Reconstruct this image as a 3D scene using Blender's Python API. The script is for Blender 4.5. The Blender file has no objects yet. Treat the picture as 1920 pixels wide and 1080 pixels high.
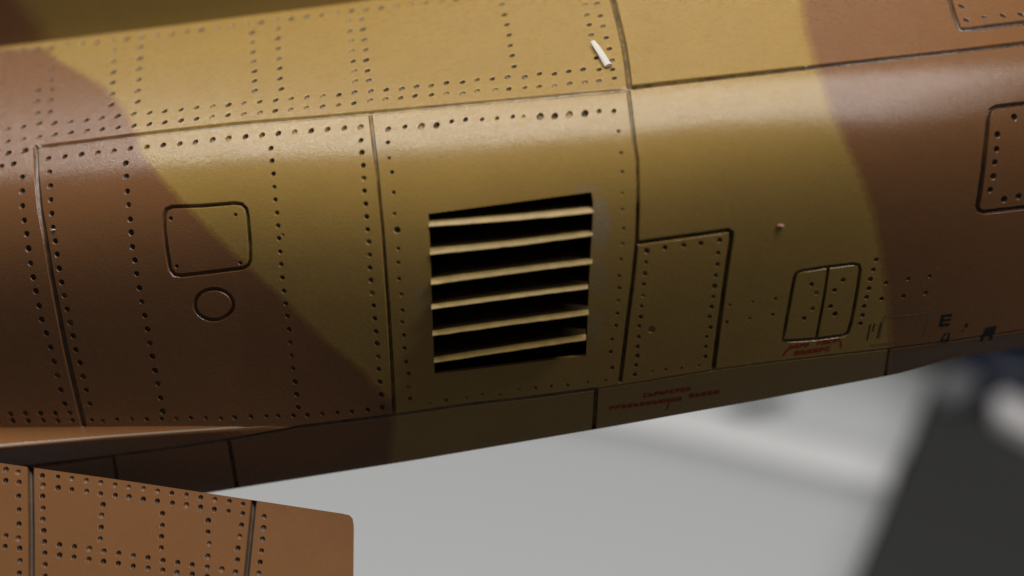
import bpy, bmesh, math, random
import numpy as np
from mathutils import Vector, Matrix
from mathutils.geometry import delaunay_2d_cdt

random.seed(7); np.random.seed(7)
S = bpy.context.scene
COL = S.collection

# ------------------------------------------------------------------ camera
PITCH = math.radians(26.0); DIST = 12.7; FPX = 3045.0
CY, CZ = -DIST*math.cos(PITCH), DIST*math.sin(PITCH)
cam = bpy.data.cameras.new('camera'); camo_ = bpy.data.objects.new('camera', cam); COL.objects.link(camo_)
camo_.location = (0, CY, CZ); camo_.rotation_euler = (math.pi/2-PITCH, 0, 0)
cam.sensor_width = 36.0; cam.lens = FPX/1920*36.0
cam.clip_start = 0.1; cam.clip_end = 500
cam.dof.use_dof = True; cam.dof.focus_distance = 12.75
cam.dof.aperture_fstop = (cam.lens*1e-3)/0.42
cam.dof.aperture_blades = 0
S.camera = camo_

# ------------------------------------------------------------------ world, lamps, exposure
W = bpy.data.worlds.new('World'); S.world = W; W.use_nodes = True
W.node_tree.nodes['Background'].inputs[0].default_value = (1.0, 0.97, 0.93, 1)
W.node_tree.nodes['Background'].inputs[1].default_value = 0.06
def area(name, loc, target, sx, sy, power, col):
    l = bpy.data.lights.new(name, 'AREA'); l.shape = 'RECTANGLE'; l.size = sx; l.size_y = sy
    l.energy = power; l.color = col
    o = bpy.data.objects.new(name, l); COL.objects.link(o); o.location = loc
    d = Vector(target)-Vector(loc)
    o.rotation_euler = d.to_track_quat('-Z', 'Y').to_euler()
    return o
area('ceiling_tube_lamp', (2, 3.9, 42), (0, 0, 0), 90, 3.8, 27600, (1.0, 0.985, 0.96))
S.view_settings.view_transform = 'Standard'; S.view_settings.look = 'None'
S.view_settings.exposure = 0.0; S.view_settings.gamma = 1.0

# ------------------------------------------------------------------ materials
def newmat(name):
    m = bpy.data.materials.new(name); m.use_nodes = True
    nt = m.node_tree; b = nt.nodes['Principled BSDF']
    return m, nt, b
def N(nt, t, **k):
    n = nt.nodes.new(t)
    for a, v in k.items(): setattr(n, a, v)
    return n
def math_(nt, op, a, b=None, c=None, clamp=False):
    n = nt.nodes.new('ShaderNodeMath'); n.operation = op; n.use_clamp = clamp
    for i, v in enumerate((a, b, c)):
        if v is None: continue
        if isinstance(v, (int, float)): n.inputs[i].default_value = v
        else: nt.links.new(v, n.inputs[i])
    return n.outputs[0]
def mixc(nt, f, a, b, mode='MIX'):
    n = nt.nodes.new('ShaderNodeMix'); n.data_type = 'RGBA'; n.blend_type = mode
    for s, v in ((n.inputs['Factor'], f), (n.inputs['A'], a), (n.inputs['B'], b)):
        if isinstance(v, (int, float)): s.default_value = v
        elif isinstance(v, tuple): s.default_value = (*v, 1)
        else: nt.links.new(v, s)
    return n.outputs['Result']
def noise(nt, vec, scale, detail=2, rough=.5):
    n = nt.nodes.new('ShaderNodeTexNoise'); n.inputs['Scale'].default_value = scale
    n.inputs['Detail'].default_value = detail; n.inputs['Roughness'].default_value = rough
    if vec is not None: nt.links.new(vec, n.inputs['Vector'])
    return n.outputs['Fac']
def ramp(nt, f, lo, hi):
    n = nt.nodes.new('ShaderNodeMapRange'); n.interpolation_type = 'SMOOTHSTEP'
    n.inputs['From Min'].default_value = lo; n.inputs['From Max'].default_value = hi
    nt.links.new(f, n.inputs['Value']); return n.outputs['Result']

SAND = (0.445, 0.272, 0.066); BROWN = (0.262, 0.113, 0.040); WASH = (0.050, 0.029, 0.012)

# ------------------------------------------------------------------ the fuselage surface
def interp(pts):
    a = np.array(pts, float)
    return lambda u: np.interp(u, a[:, 0], a[:, 1])
R0y = interp([(-400, 138), (0, 89), (320, 49), (640, 8), (900, -28), (1200, -80), (1920, -175), (2400, -235)])
R1y = interp([(-400, 325), (0, 284), (78, 276), (250, 254), (440, 233), (612, 219), (800, 202), (1000, 184), (1180, 167), (1330, 147), (1510, 127), (1700, 106), (1920, 81), (2400, 26)])
R2y = interp([(-400, 905), (0, 878), (70, 873), (200, 857), (320, 841), (430, 824), (560, 801), (740, 779), (870, 760), (1000, 745), (1115, 730), (1337, 694), (1450, 679), (1560, 666), (1660, 655), (1780, 640), (1920, 619), (2400, 550)])
R3y = interp([(-400, 1050), (0, 986), (445, 915), (780, 862), (1115, 805), (1400, 754), (1650, 707), (1690, 699), (1790, 671), (1920, 652), (2400, 590)])
RY = [R0y, R1y, R2y, R3y]
def bulge(u):
    x = (u-900)/240.0
    return 0.022*x*x+np.where(x > 0, .0010, .0003)*np.minimum(np.abs(x), 5)**4
def railY(k, u):
    b = bulge(u)
    if k == 2: return b-0.34
    w = np.asarray(u, float)                     # the side leans back more towards the left
    top = 0.36-0.27*np.tanh((w-1050)/650.0)
    if k == 1: return b+top
    if k == 0:                                    # depth that gives the nearly flat spine its tilt
        D1 = b+top-CY; A = np.tan(PITCH+np.arctan((R1y(u)-540)/FPX)); B = np.tan(PITCH+np.arctan((R0y(u)-540)/FPX))
        return b+top+D1*(A-B)/(np.tan(np.radians(np.interp(u, [0, 700], [11, 12.5])))+B)
    return b-0.15
def zfrom(Y, y):
    a = PITCH+np.arctan((y-540.0)/FPX)
    return CZ-(Y-CY)*np.tan(a)
def ypix(Y, Z):
    a = np.arctan2(CZ-Z, Y-CY)
    return 540.0+FPX*np.tan(a-PITCH)
# normal elevations (deg) at the two ends of each of the three strips
ELEV = [(80, 75), (72, -10), (-22, -27)]
def seg_ends(seg, u):
    Ya = np.choose(seg, [railY(0, u), railY(1, u), railY(2, u)]); ya = np.choose(seg, [R0y(u), R1y(u), R2y(u)])
    Yb = np.choose(seg, [railY(1, u), railY(2, u), railY(3, u)]); yb = np.choose(seg, [R1y(u), R2y(u), R3y(u)])
    return Ya, zfrom(Ya, ya), Yb, zfrom(Yb, yb)
def hermite(seg, u, t, ends=None):
    Ya, Za, Yb, Zb = ends if ends is not None else seg_ends(seg, u)
    L = np.hypot(Yb-Ya, Zb-Za)
    ea = np.radians(np.choose(seg, [e[0] for e in ELEV])); eb = np.radians(np.choose(seg, [ELEV[0][1], np.interp(u, [0, 450, 850], [12, 9, ELEV[1][1]]), ELEV[2][1]]))
    # tangent going down the section for outward normal (-cos e, sin e) in (Y,Z)
    La = L*np.where(seg == 1, 1.2, 1.0)
    tay, taz = -np.sin(ea)*La, -np.cos(ea)*La
    tby, tbz = -np.sin(eb)*La, -np.cos(eb)*La
    # the spine strip is nearly flat: pull the tangents towards the chord
    t2, t3 = t*t, t*t*t
    h0, h1, h2, h3 = 2*t3-3*t2+1, t3-2*t2+t, -2*t3+3*t2, t3-t2
    return (h0*Ya+h1*tay+h2*Yb+h3*tby, h0*Za+h1*taz+h2*Zb+h3*tbz)
def solve_t(seg, u, y):
    ends = seg_ends(seg, u)
    lo = np.full_like(u, -0.25); hi = np.full_like(u, 1.25)
    for _ in range(34):
        m = (lo+hi)/2
        Y, Z = hermite(seg, u, m, ends)
        g = ypix(Y, Z) < y
        lo = np.where(g, m, lo); hi = np.where(g, hi, m)
    return (lo+hi)/2
def seg_of(u, y):
    return np.where(y < R1y(u), 0, np.where(y < R2y(u), 1, 2))
def to3d(u, Y, Z):
    depth = (Y-CY)*math.cos(PITCH)-(Z-CZ)*math.sin(PITCH)
    return np.stack([(u-960.0)/FPX*depth, Y, Z], -1)
def fus(px, seg=None, full=False):
    """points of the fuselage surface seen at photograph positions px (n,2): position, normal, section coordinate"""
    px = np.asarray(px, float).reshape(-1, 2); u = px[:, 0].copy(); y = px[:, 1].copy()
    if seg is None: seg = seg_of(u, y)
    def P(u, y):
        t = solve_t(seg, u, y); Y, Z = hermite(seg, u, t); return to3d(u, Y, Z), t
    p, t = P(u, y)
    if not full: return p
    d = 1.5
    pu = P(u+d, y)[0]-P(u-d, y)[0]; pv = P(u, y+d)[0]-P(u, y-d)[0]
    n = np.cross(pv, pu); n /= np.linalg.norm(n, axis=1)[:, None]
    n[np.einsum('ij,ij->i', n, p-np.array([0, CY, CZ])) > 0] *= -1
    return p, n, seg+np.clip(t, 0, 1), pu/(2*d), pv/(2*d)

# ------------------------------------------------------------------ camouflage from the traced paint edge
EDGE_L = [(-40, 60), (88, 90), (97, 107), (130, 126), (190, 160), (228, 200), (248, 238), (262, 285), (300, 332), (350, 388), (400, 438), (450, 488), (520, 550), (600, 630), (680, 695), (735, 760), (738, 800), (732, 850)]
EDGE_R = [(1500, -20), (1512, 60), (1530, 125), (1545, 165), (1562, 215), (1590, 280), (1622, 350), (1642, 420), (1656, 500), (1664, 560), (1668, 610), (1670, 640), (1668, 675), (1664, 700)]
def edge_xv(e):
    p, n, v, _, _ = fus(e, full=True)
    return p[:, 0], v
def camo_factor(nt):
    uv = N(nt, 'ShaderNodeUVMap', uv_map='skin'); sep = N(nt, 'ShaderNodeSeparateXYZ'); nt.links.new(uv.outputs[0], sep.inputs[0])
    X = math_(nt, 'SUBTRACT', math_(nt, 'MULTIPLY', sep.outputs[0], 14.0), 7.0)
    V = sep.outputs[1]
    tc = N(nt, 'ShaderNodeTexCoord')
    wob = math_(nt, 'MULTIPLY', math_(nt, 'SUBTRACT', noise(nt, tc.outputs['Object'], 22, 3), .5), 0.055)
    fs = []
    for e, sgn in ((EDGE_L, 1), (EDGE_R, -1)):
        x, v = edge_xv(e)
        n = N(nt, 'ShaderNodeFloatCurve'); c = n.mapping.curves[0]
        n.mapping.use_clip = False
        vs = v/3.0; xs = (x+7)/14.0
        pts = sorted(zip(vs, xs))
        while len(c.points) < len(pts): c.points.new(.5, .5)
        for q, (a, b) in zip(c.points, pts): q.location = (a, b); q.handle_type = 'VECTOR'
        n.mapping.update(); nt.links.new(V, n.inputs['Value'])
        xb = math_(nt, 'SUBTRACT', math_(nt, 'MULTIPLY', n.outputs[0], 14.0), 7.0)
        d = math_(nt, 'ADD', math_(nt, 'MULTIPLY', math_(nt, 'SUBTRACT', xb, X), float(sgn)), wob)
        fs.append(ramp(nt, d, -0.045, 0.045))
    return math_(nt, 'MAXIMUM', fs[0], fs[1]), tc.outputs['Object'], X, V

def relief(nt, b, vec, strength=0.20, fine=130.0):
    mp = N(nt, 'ShaderNodeMapping'); mp.inputs['Scale'].default_value = (0.38, 1, 1); nt.links.new(vec, mp.inputs[0])
    n1 = noise(nt, mp.outputs[0], fine, 3, .6); n2 = noise(nt, vec, 7.0, 2)
    h = math_(nt, 'ADD', n1, math_(nt, 'MULTIPLY', n2, .8))
    bp = N(nt, 'ShaderNodeBump'); bp.inputs['Strength'].default_value = strength; bp.inputs['Distance'].default_value = 0.02
    nt.links.new(h, bp.inputs['Height']); nt.links.new(bp.outputs[0], b.inputs['Normal']); nt.links.new(bp.outputs[0], b.inputs['Coat Normal'])

def paint_common(nt, b, col, vec, wash=None, scuff=None, rough=.22):
    # mottling of the sprayed paint
    m = noise(nt, vec, 3.0, 4, .6); col = mixc(nt, 1.0, col, mixc(nt, m, (.90, .90, .90), (1.08, 1.07, 1.05)), 'MULTIPLY')
    g = noise(nt, vec, 60.0, 2); col = mixc(nt, 1.0, col, mixc(nt, g, (.93, .93, .93), (1.07, 1.07, 1.07)), 'MULTIPLY')
    # a few pale dust specks
    v = N(nt, 'ShaderNodeTexVoronoi'); v.inputs['Scale'].default_value = 7.5; nt.links.new(vec, v.inputs['Vector'])
    sep = N(nt, 'ShaderNodeSeparateColor'); nt.links.new(v.outputs['Color'], sep.inputs[0])
    spk = math_(nt, 'MULTIPLY', math_(nt, 'LESS_THAN', v.outputs['Distance'], 0.05), math_(nt, 'GREATER_THAN', sep.outputs[0], 0.80))
    col = mixc(nt, math_(nt, 'MULTIPLY', spk, .6), col, (.5, .42, .33))
    if scuff is not None: col = mixc(nt, scuff, col, (.36, .30, .22))
    if wash is not None:
        lo, hi = wash
        w = noise(nt, vec, 9.0, 3, .65)
        r = N(nt, 'ShaderNodeMapRange'); r.inputs['From Min'].default_value = .35; r.inputs['From Max'].default_value = .65
        r.inputs['To Min'].default_value = lo; r.inputs['To Max'].default_value = hi; nt.links.new(w, r.inputs['Value'])
        col = mixc(nt, r.outputs[0], col, WASH)
    nt.links.new(col, b.inputs['Base Color'])
    b.inputs['Roughness'].default_value = 0.44
    rg = math_(nt, 'ADD', math_(nt, 'MULTIPLY', noise(nt, vec, 14.0, 3), .12), rough)
    nt.links.new(rg, b.inputs['Roughness'])
    b.inputs['Specular IOR Level'].default_value = 0.45
    b.inputs['Coat Weight'].default_value = 0.75; b.inputs['Coat Roughness'].default_value = 0.21 if rough < .3 else .5

def camo_material(name, wash=None, scuff_at=None):
    m, nt, b = newmat(name)
    f, vec, X, V = camo_factor(nt)
    col = mixc(nt, f, SAND, BROWN)
    ov = math_(nt, 'MULTIPLY', math_(nt, 'MULTIPLY', f, math_(nt, 'SUBTRACT', 1.0, f)), 2.2)
    col = mixc(nt, ov, col, (.33, .155, .035))
    sc = None
    if scuff_at is not None:
        tot = None
        for (x0, v0, rx, rv, k) in scuff_at:
            dx = math_(nt, 'DIVIDE', math_(nt, 'SUBTRACT', X, x0), rx); dv = math_(nt, 'DIVIDE', math_(nt, 'SUBTRACT', math_(nt, 'MULTIPLY', V, 3.0), v0), rv)
            d2 = math_(nt, 'ADD', math_(nt, 'MULTIPLY', dx, dx), math_(nt, 'MULTIPLY', dv, dv))
            n = math_(nt, 'ADD', d2, math_(nt, 'MULTIPLY', math_(nt, 'SUBTRACT', noise(nt, vec, 16, 4, .7), .5), 2.6))
            q = math_(nt, 'MULTIPLY', math_(nt, 'SUBTRACT', 1.0, ramp(nt, n, .1, 1.2)), k)
            tot = q if tot is None else math_(nt, 'MAXIMUM', tot, q)
        sc = tot
    paint_common(nt, b, col, vec, wash, sc); relief(nt, b, vec)
    return m
def plain_paint(name, colr, wash=None, bump=0.09, rough=.20):
    m, nt, b = newmat(name); tc = N(nt, 'ShaderNodeTexCoord')
    paint_common(nt, b, mixc(nt, 0.0, colr, colr), tc.outputs['Object'], wash, rough=rough)
    if bump: relief(nt, b, tc.outputs['Object'], bump)
    return m
def simple(name, c, rough=.6, spec=.5):
    m, nt, b = newmat(name); tc = N(nt, 'ShaderNodeTexCoord')
    nz = noise(nt, tc.outputs['Object'], 5.0, 4, .6)
    col = mixc(nt, nz, tuple(x*.9 for x in c), tuple(min(1, x*1.1) for x in c))
    nt.links.new(col, b.inputs['Base Color']); b.inputs['Roughness'].default_value = rough; b.inputs['Specular IOR Level'].default_value = spec
    return m
def scuff_pts(lst):
    out = []
    for (x, y, rx, rv, k) in lst:
        p, n, v, _, _ = fus([(x, y)], full=True); out.append((float(p[0, 0]), float(v[0]), rx, rv, k))
    return out
M = {}
SC = scuff_pts([(1124, 420, .09, .10, .55), (1122, 520, .07, .08, .35), (1118, 610, .06, .07, .3), (790, 560, .06, .05, .25), (1100, 355, .12, .02, .3)])
M['skin'] = camo_material('camouflage_paint', None, SC)
M['line'] = camo_material('camouflage_paint_with_wash', (.50, .92))
M['line_soft'] = camo_material('camouflage_paint_light_wash', (.15, .55))
M['line_mid'] = camo_material('camouflage_paint_medium_wash', (.35, .85))
M['sand'] = plain_paint('sand_paint', SAND)
M['sand_wash'] = plain_paint('sand_paint_wash', SAND, (.6, 1.0), 0, .5)
M['sand_light'] = plain_paint('sand_paint_light_wash', SAND, (.15, .55), 0, .5)
M['brown'] = plain_paint('brown_paint', BROWN)
M['brown_wash'] = plain_paint('brown_paint_wash', BROWN, (.55, 1.0), 0, .5)
M['brown_light'] = plain_paint('brown_paint_light_wash', BROWN, (.15, .5), 0, .5)
M['wing_line'] = plain_paint('brown_paint_heavy_wash', BROWN, (.7, 1.0), 0, .5)
M['blade'] = plain_paint('sand_blade_paint', (.50, .33, .085), (0, .3), .05, .5)
M['pale_edge'] = plain_paint('pale_edge_paint', (.44, .33, .24), None, .05)  # paler strip along the bevel of the strake ledge
M['black'] = simple('black_interior', (.004, .0035, .003), .9, .1)
M['blade_shade'] = simple('dark_brown_blade_faces', (.05, .03, .010), .7, .2)  # dark colour on blade tops, backs and undersides paints in the shade between blades
M['plastic'] = simple('dark_bare_plastic', (.05, .04, .03), .6)

# ------------------------------------------------------------------ object helpers
def obj(name, me, parent=None, kind=None):
    o = bpy.data.objects.new(name, me); COL.objects.link(o)
    if parent: o.parent = parent
    if kind: o['kind'] = kind
    return o
def mesh_from(name, verts, faces, mat, normals=None, uv=None, smooth=True):
    me = bpy.data.meshes.new(name)
    me.from_pydata([tuple(map(float, v)) for v in verts], [], [tuple(map(int, f)) for f in faces])
    me.materials.append(mat)
    if smooth: me.polygons.foreach_set('use_smooth', [True]*len(me.polygons))
    if uv is not None:
        l = me.uv_layers.new(name='skin')
        vi = np.empty(len(me.loops), np.int32); me.loops.foreach_get('vertex_index', vi)
        l.data.foreach_set('uv', np.asarray(uv, np.float32)[vi].ravel())
    me.update()
    if normals is not None: me.normals_split_custom_set_from_vertices([tuple(map(float, n)) for n in normals])
    return me
def thing(name, label, cat, loc=(0, 0, 0), group=None):
    o = bpy.data.objects.new(name, None); COL.objects.link(o); o.location = loc
    o['label'] = label; o['category'] = cat
    if group: o['group'] = group
    return o

plane_model = thing('model_aircraft', 'sand and brown camouflaged scale model aircraft with riveted panels and louvred vent', 'model aircraft')

# ------------------------------------------------------------------ rivets traced from the photograph: (points, count or None, radius, wash level 0..1)
def along(pts, n):
    a = np.array(pts, float); d = np.r_[0, np.cumsum(np.hypot(*np.diff(a, axis=0).T))]
    s = np.linspace(0, d[-1], n)
    return np.stack([np.interp(s, d, a[:, 0]), np.interp(s, d, a[:, 1])], 1)
RIV = []      # fuselage: x, y, r, wash
def row(pts, n=None, r=5.5, w=.5, jit=.7, rj=.5, dest=RIV):
    a = along(pts, n) if n else np.array(pts, float)
    for x, y in a:
        dest.append((x+random.gauss(0, jit*.6), y+random.gauss(0, jit*.6), max(1.8, r*1.03+random.gauss(0, rj*.6)), min(1, max(0, random.gauss(w, .28)))))
# spine
row([(12, 99), (103, 88), (273, 69), (500, 40), (640, 23), (667, 19), (805, 4), (861, -2), (960, -14), (1080, -30)], 39, 5.6, 0.42)
row([(100, 109), (97, 127), (95, 147), (94, 189), (93, 209)], 6, 5.4, 0.62)
row([(71, 169), (68, 190), (70, 212)], 3, 5.4, 0.47)
row([(213, 94), (209, 196)], 6, 5.6, 0.77)
row([(262, 88), (258, 190)], 6, 5.6, 0.77)
row([(473, 60), (478, 170)], 7, 5.4, 0.67)
row([(520, 53), (527, 166)], 7, 5.4, 0.67)
row([(14, 242), (72, 232), (136, 228), (254, 214), (372, 201), (489, 190), (548, 184), (635, 177)], 22, 5.2, 0.67)
row([(15, 265), (76, 256), (133, 248), (253, 235), (400, 219), (548, 205), (634, 196)], 22, 5.2, 0.52)
row([(665, 173), (695, 171), (724, 168), (753, 166), (781, 163), (809, 160), (837, 155), (867, 154), (894, 149), (923, 148), (952, 144), (983, 144), (1011, 139), (1039, 137), (1066, 133), (1093, 130), (1123, 129), (1148, 130)], None, 5.6, 0.80)
row([(663, 193), (693, 188), (722, 186), (751, 183), (778, 179), (808, 177), (837, 175), (868, 174), (895, 171), (929, 168), (954, 167), (984, 164), (1011, 161), (1040, 161), (1068, 156), (1097, 154), (1123, 151), (1152, 146)], None, 5.4, 0.37)
row([(655, 39), (665, 152)], 7, 5.4, 0.37)
row([(678, 36), (691, 150)], 7, 5.8, 0.77)
row([(938, -12), (941, 6), (953, 60), (964, 124)], 8, 5.5, 0.77)
row([(1091, -11), (1096, 8), (1100, 27), (1105, 46), (1109, 66), (1118, 107)], None, 5.6, 0.62)
row([(1115, -14), (1119, 5), (1148, 112)], 7, 5.6, 0.80)
row([(1795, -14), (1803, 11), (1813, 37), (1847, 33), (1881, 30), (1914, 27), (1948, 23)], None, 6.2, 0.77)
# left side panels
row([(15, 287), (46, 282), (25, 307), (1, 313), (-16, 292), (-30, 316)], None, 6.2, .5)
row([(90, 297), (152, 290), (306, 272), (460, 256), (612, 242), (676, 238)], 20, 5.7, .5)
row([(41, 332), (41, 358), (42, 390), (50, 450), (64, 531), (79, 601), (96, 662), (121, 757)], 17, 5.8, .6)
row([(92, 323), (95, 383), (101, 442), (114, 525), (134, 620), (154, 701), (168, 757)], 18, 5.7, .6)
row([(235, 306), (238, 364), (247, 453), (259, 530), (276, 619), (291, 699), (305, 772)], 19, 5.8, .7)
row([(508, 277), (515, 364), (523, 449), (530, 525), (541, 612), (550, 692), (559, 764)], 21, 4.9, .8)
row([(530, 441)], None, 3.4, .6)
row([(676, 263), (683, 351), (690, 439), (696, 536), (705, 621), (712, 714), (717, 764)], 22, 5.3, .7)
row([(-8, 777), (20, 776), (131, 775)], 6, 5.2, .6)
row([(-4, 790), (24, 789), (136, 788)], 6, 5.2, .6)
row([(172, 788), (192, 789), (219, 787), (247, 786), (275, 787), (303, 786), (330, 785), (358, 784), (386, 784), (414, 784), (441, 783), (470, 781), (499, 780), (522, 780), (551, 779), (577, 778), (604, 776), (632, 774), (660, 772), (689, 769)], None, 4.6, .7)
# louvre panel
row([(728, 242), (759, 238), (1151, 207), (1123, 209)], None, 5.2, .7)
row([(790, 237), (818, 235), (1013, 218), (1040, 217), (1068, 214), (1096, 213)], None, 6.9, .45)
row([(846, 228), (873, 224), (904, 224), (932, 221), (961, 219), (982, 219)], None, 4.3, .6)
row([(727, 268), (730, 297), (735, 323), (738, 361), (740, 401), (746, 466), (747, 493), (748, 523), (752, 552), (755, 581), (754, 604), (758, 628), (759, 653), (762, 678), (766, 701), (767, 726), (769, 747)], None, 4.4, .75)
row([(745, 432)], None, 6.4, .8)
row([(1159, 247), (1164, 287), (1167, 323), (1167, 363), (1167, 393), (1169, 429), (1167, 458), (1164, 487), (1161, 517), (1162, 541), (1159, 564), (1157, 588), (1156, 611), (1148, 636), (1145, 660), (1147, 689)], None, 3.6, .6)
row([(807, 757), (837, 751), (875, 747), (905, 740), (938, 739), (973, 731), (1005, 727), (1034, 724), (1065, 722), (1102, 716), (1136, 713)], None, 3.2, .35)
# access door
row([(1213, 471), (1247, 465), (1281, 460), (1315, 456), (1350, 451)], None, 5.4, .9)
row([(1211, 492), (1209, 514), (1207, 534), (1205, 555), (1203, 574), (1201, 594), (1199, 612), (1198, 631), (1195, 650), (1196, 668), (1193, 685), (1190, 702)], None, 4.4, .8)
row([(1347, 474), (1345, 496), (1342, 517), (1340, 537), (1337, 557), (1334, 576), (1330, 595), (1332, 614), (1326, 632), (1323, 650), (1322, 668)], None, 4.4, .8)
row([(1224, 697), (1249, 693), (1278, 690), (1310, 686)], None, 2.8, .5)
row([(1222, 619)], None, 7.6, .8)
row([(1368, 572), (1412, 566), (1454, 560), (1363, 604), (1406, 597), (1448, 590)], None, 3.6, .6)
row([(1521, 534), (1530, 549), (1524, 579), (1508, 597), (1581, 526), (1565, 544), (1557, 575), (1566, 588)], None, 4.7, .7)
row([(1642, 487), (1638, 506), (1633, 523), (1629, 541), (1625, 558), (1620, 575), (1617, 592), (1613, 607)], None, 4.8, .75)
row([(1661, 530), (1703, 523), (1743, 518), (1653, 561), (1694, 556), (1735, 550)], None, 4.6, .6)
row([(1902, 220), (1870, 253), (1869, 280), (1865, 305), (1862, 331), (1857, 356), (1882, 374), (1910, 369), (1938, 365), (1940, 214)], None, 6.0, .85)
row([(320, 410), (442, 403), (331, 500), (451, 493)], None, 4.0, .8)
# tailplane
WRIV = []
def wrow(p, n=None, r=5.8, w=.6): row(p, n, r, w, dest=WRIV)
wrow([(34, 885), (35, 904), (34, 931), (35, 956), (35, 983), (35, 1009), (36, 1029), (36, 1052), (36, 1075), (36, 1098)])
wrow([(10, 881), (10, 902), (11, 1005), (10, 1025), (-15, 877), (-16, 898), (-16, 1000), (-16, 1021)])
wrow([(79, 892), (80, 910), (80, 931), (81, 953), (80, 974), (82, 995), (83, 1016), (84, 1036), (84, 1059), (84, 1080), (85, 1101)])
wrow([(108, 894), (219, 910), (326, 925), (456, 945)], 14, 5.2, .35)
wrow([(109, 915), (219, 929), (325, 944), (455, 963)], 14, 5.6, .7)
wrow([(193, 946), (190, 967), (190, 989), (189, 1011)])
wrow([(304, 963), (304, 985), (303, 1007), (302, 1028)])
wrow([(390, 976), (390, 998), (391, 1019), (390, 1043)])
wrow([(452, 985), (449, 1006), (447, 1028), (445, 1050), (442, 1073), (440, 1095)])
wrow([(495, 969), (494, 990), (492, 1011), (490, 1033), (487, 1054), (485, 1075), (483, 1097)])
wrow([(112, 1021), (226, 1038), (335, 1055), (415, 1068)], 12)
wrow([(111, 1041), (225, 1058), (362, 1078), (415, 1087)], 12)

# ------------------------------------------------------------------ engraved lines: (name, points, width px, depth, material key, closed)
def ell(cx, cy, rx, ry, n=26):
    return [(cx+rx*math.cos(2*math.pi*i/n), cy+ry*math.sin(2*math.pi*i/n)) for i in range(n)]
LINES = [
    ([(78, 276), (160, 266), (250, 254), (330, 245), (440, 233), (560, 223), (612, 219), (690, 212), (800, 202), (900, 193), (1000, 184), (1100, 175), (1176, 169)], 9.5, .022, 'line_soft', False),
    ([(1181, 164), (1240, 157), (1330, 147), (1420, 137), (1510, 127), (1600, 117), (1700, 106), (1810, 94), (1920, 81), (2240, 45)], 9.5, .045, 'line', False),
    ([(1128, -75), (1140, -30), (1150, 2), (1161, 46), (1170, 86), (1176, 126), (1180, 162)], 12, .040, 'line_mid', False),
    ([(67, 277), (69, 330), (75, 390), (84, 440), (95, 510), (108, 580), (122, 650), (136, 712), (150, 770), (157, 799)], 11, .030, 'line_mid', False),
    ([(694, 214), (700, 265), (707, 320), (712, 380), (717, 430), (722, 500), (728, 580), (733, 660), (737, 730), (739, 778)], 8, .032, 'line_mid', False),
    ([(1178, 172), (1183, 210), (1190, 270), (1195, 300), (1196, 345), (1196, 385)], 8, .026, 'line_mid', False),
    ([(1196, 385), (1194, 450), (1190, 490), (1186, 530), (1178, 590), (1171, 650), (1163, 714)], 8.5, .045, 'line', False),
    ([(1194, 456), (1250, 448), (1310, 440), (1366, 432), (1372, 435), (1371, 450), (1364, 495), (1355, 560), (1347, 620), (1338, 690)], 9.5, .048, 'line', False),
    ([(1468, 640), (1475, 600), (1484, 550), (1490, 520), (1494, 512), (1503, 508), (1550, 501), (1600, 495), (1611, 497), (1613, 505), (1609, 535), (1603, 570), (1596, 605), (1590, 624), (1582, 629), (1530, 636)], 7, .034, 'line', True),
    ([(1553, 503), (1548, 540), (1543, 570), (1537, 602), (1531, 634)], 6, .030, 'line', False),
    ([(308, 402), (312, 392), (322, 388), (380, 386), (440, 381), (453, 383), (461, 391), (464, 404), (468, 450), (469, 487), (466, 497), (456, 503), (400, 510), (340, 517), (327, 515), (319, 505), (313, 470), (308, 430)], 8.5, .032, 'line_mid', True),
    (ell(401, 571, 36, 29), 8, .032, 'line_mid', True),
    ([(1990, 187), (1930, 193), (1870, 200), (1859, 205), (1854, 217), (1850, 260), (1843, 320), (1836, 370), (1833, 386), (1836, 395), (1846, 398), (1890, 393), (1990, 381)], 9.5, .045, 'line', False),
    ([(1760, -90), (1779, -8), (1789, 27), (1797, 48), (1802, 54), (1812, 55), (1860, 49), (1920, 42), (2060, 26)], 10, .045, 'line', False),
    ([(40, 876), (130, 866), (200, 857), (320, 841), (430, 824), (560, 801), (650, 790), (740, 779), (870, 760), (1000, 745), (1115, 730)], 7, .030, 'line', False),
    ([(1115, 730), (1200, 717), (1337, 694), (1450, 679), (1560, 666), (1660, 655), (1780, 640), (1920, 619), (2200, 578)], 4.5, .014, 'line_soft', False),
    ([(212, 856), (217, 880), (225, 953)], 7, .028, 'line', False),
    ([(429, 826), (436, 865), (446, 924)], 8, .036, 'line', False),
    ([(1118, 731), (1116, 770), (1113, 814)], 9, .038, 'line', False),
    ([(1667, 656), (1663, 680), (1659, 714)], 6, .024, 'line_mid', False),
]
WLINES = [
    ([(57, 860), (58, 920), (59, 1000), (59, 1060), (58, 1160)], 13, .05, 'wing_line', False),
    ([(477, 928), (474, 960), (469, 1010), (464, 1060), (455, 1150)], 11.5, .05, 'wing_line', False),
]
OPENING = [(803, 401), (960, 380), (1109, 360), (1112, 378), (1111, 420), (1107, 480), (1103, 570), (1099, 667), (960, 684), (815, 701), (813, 650), (809, 550), (805, 450)]

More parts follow.
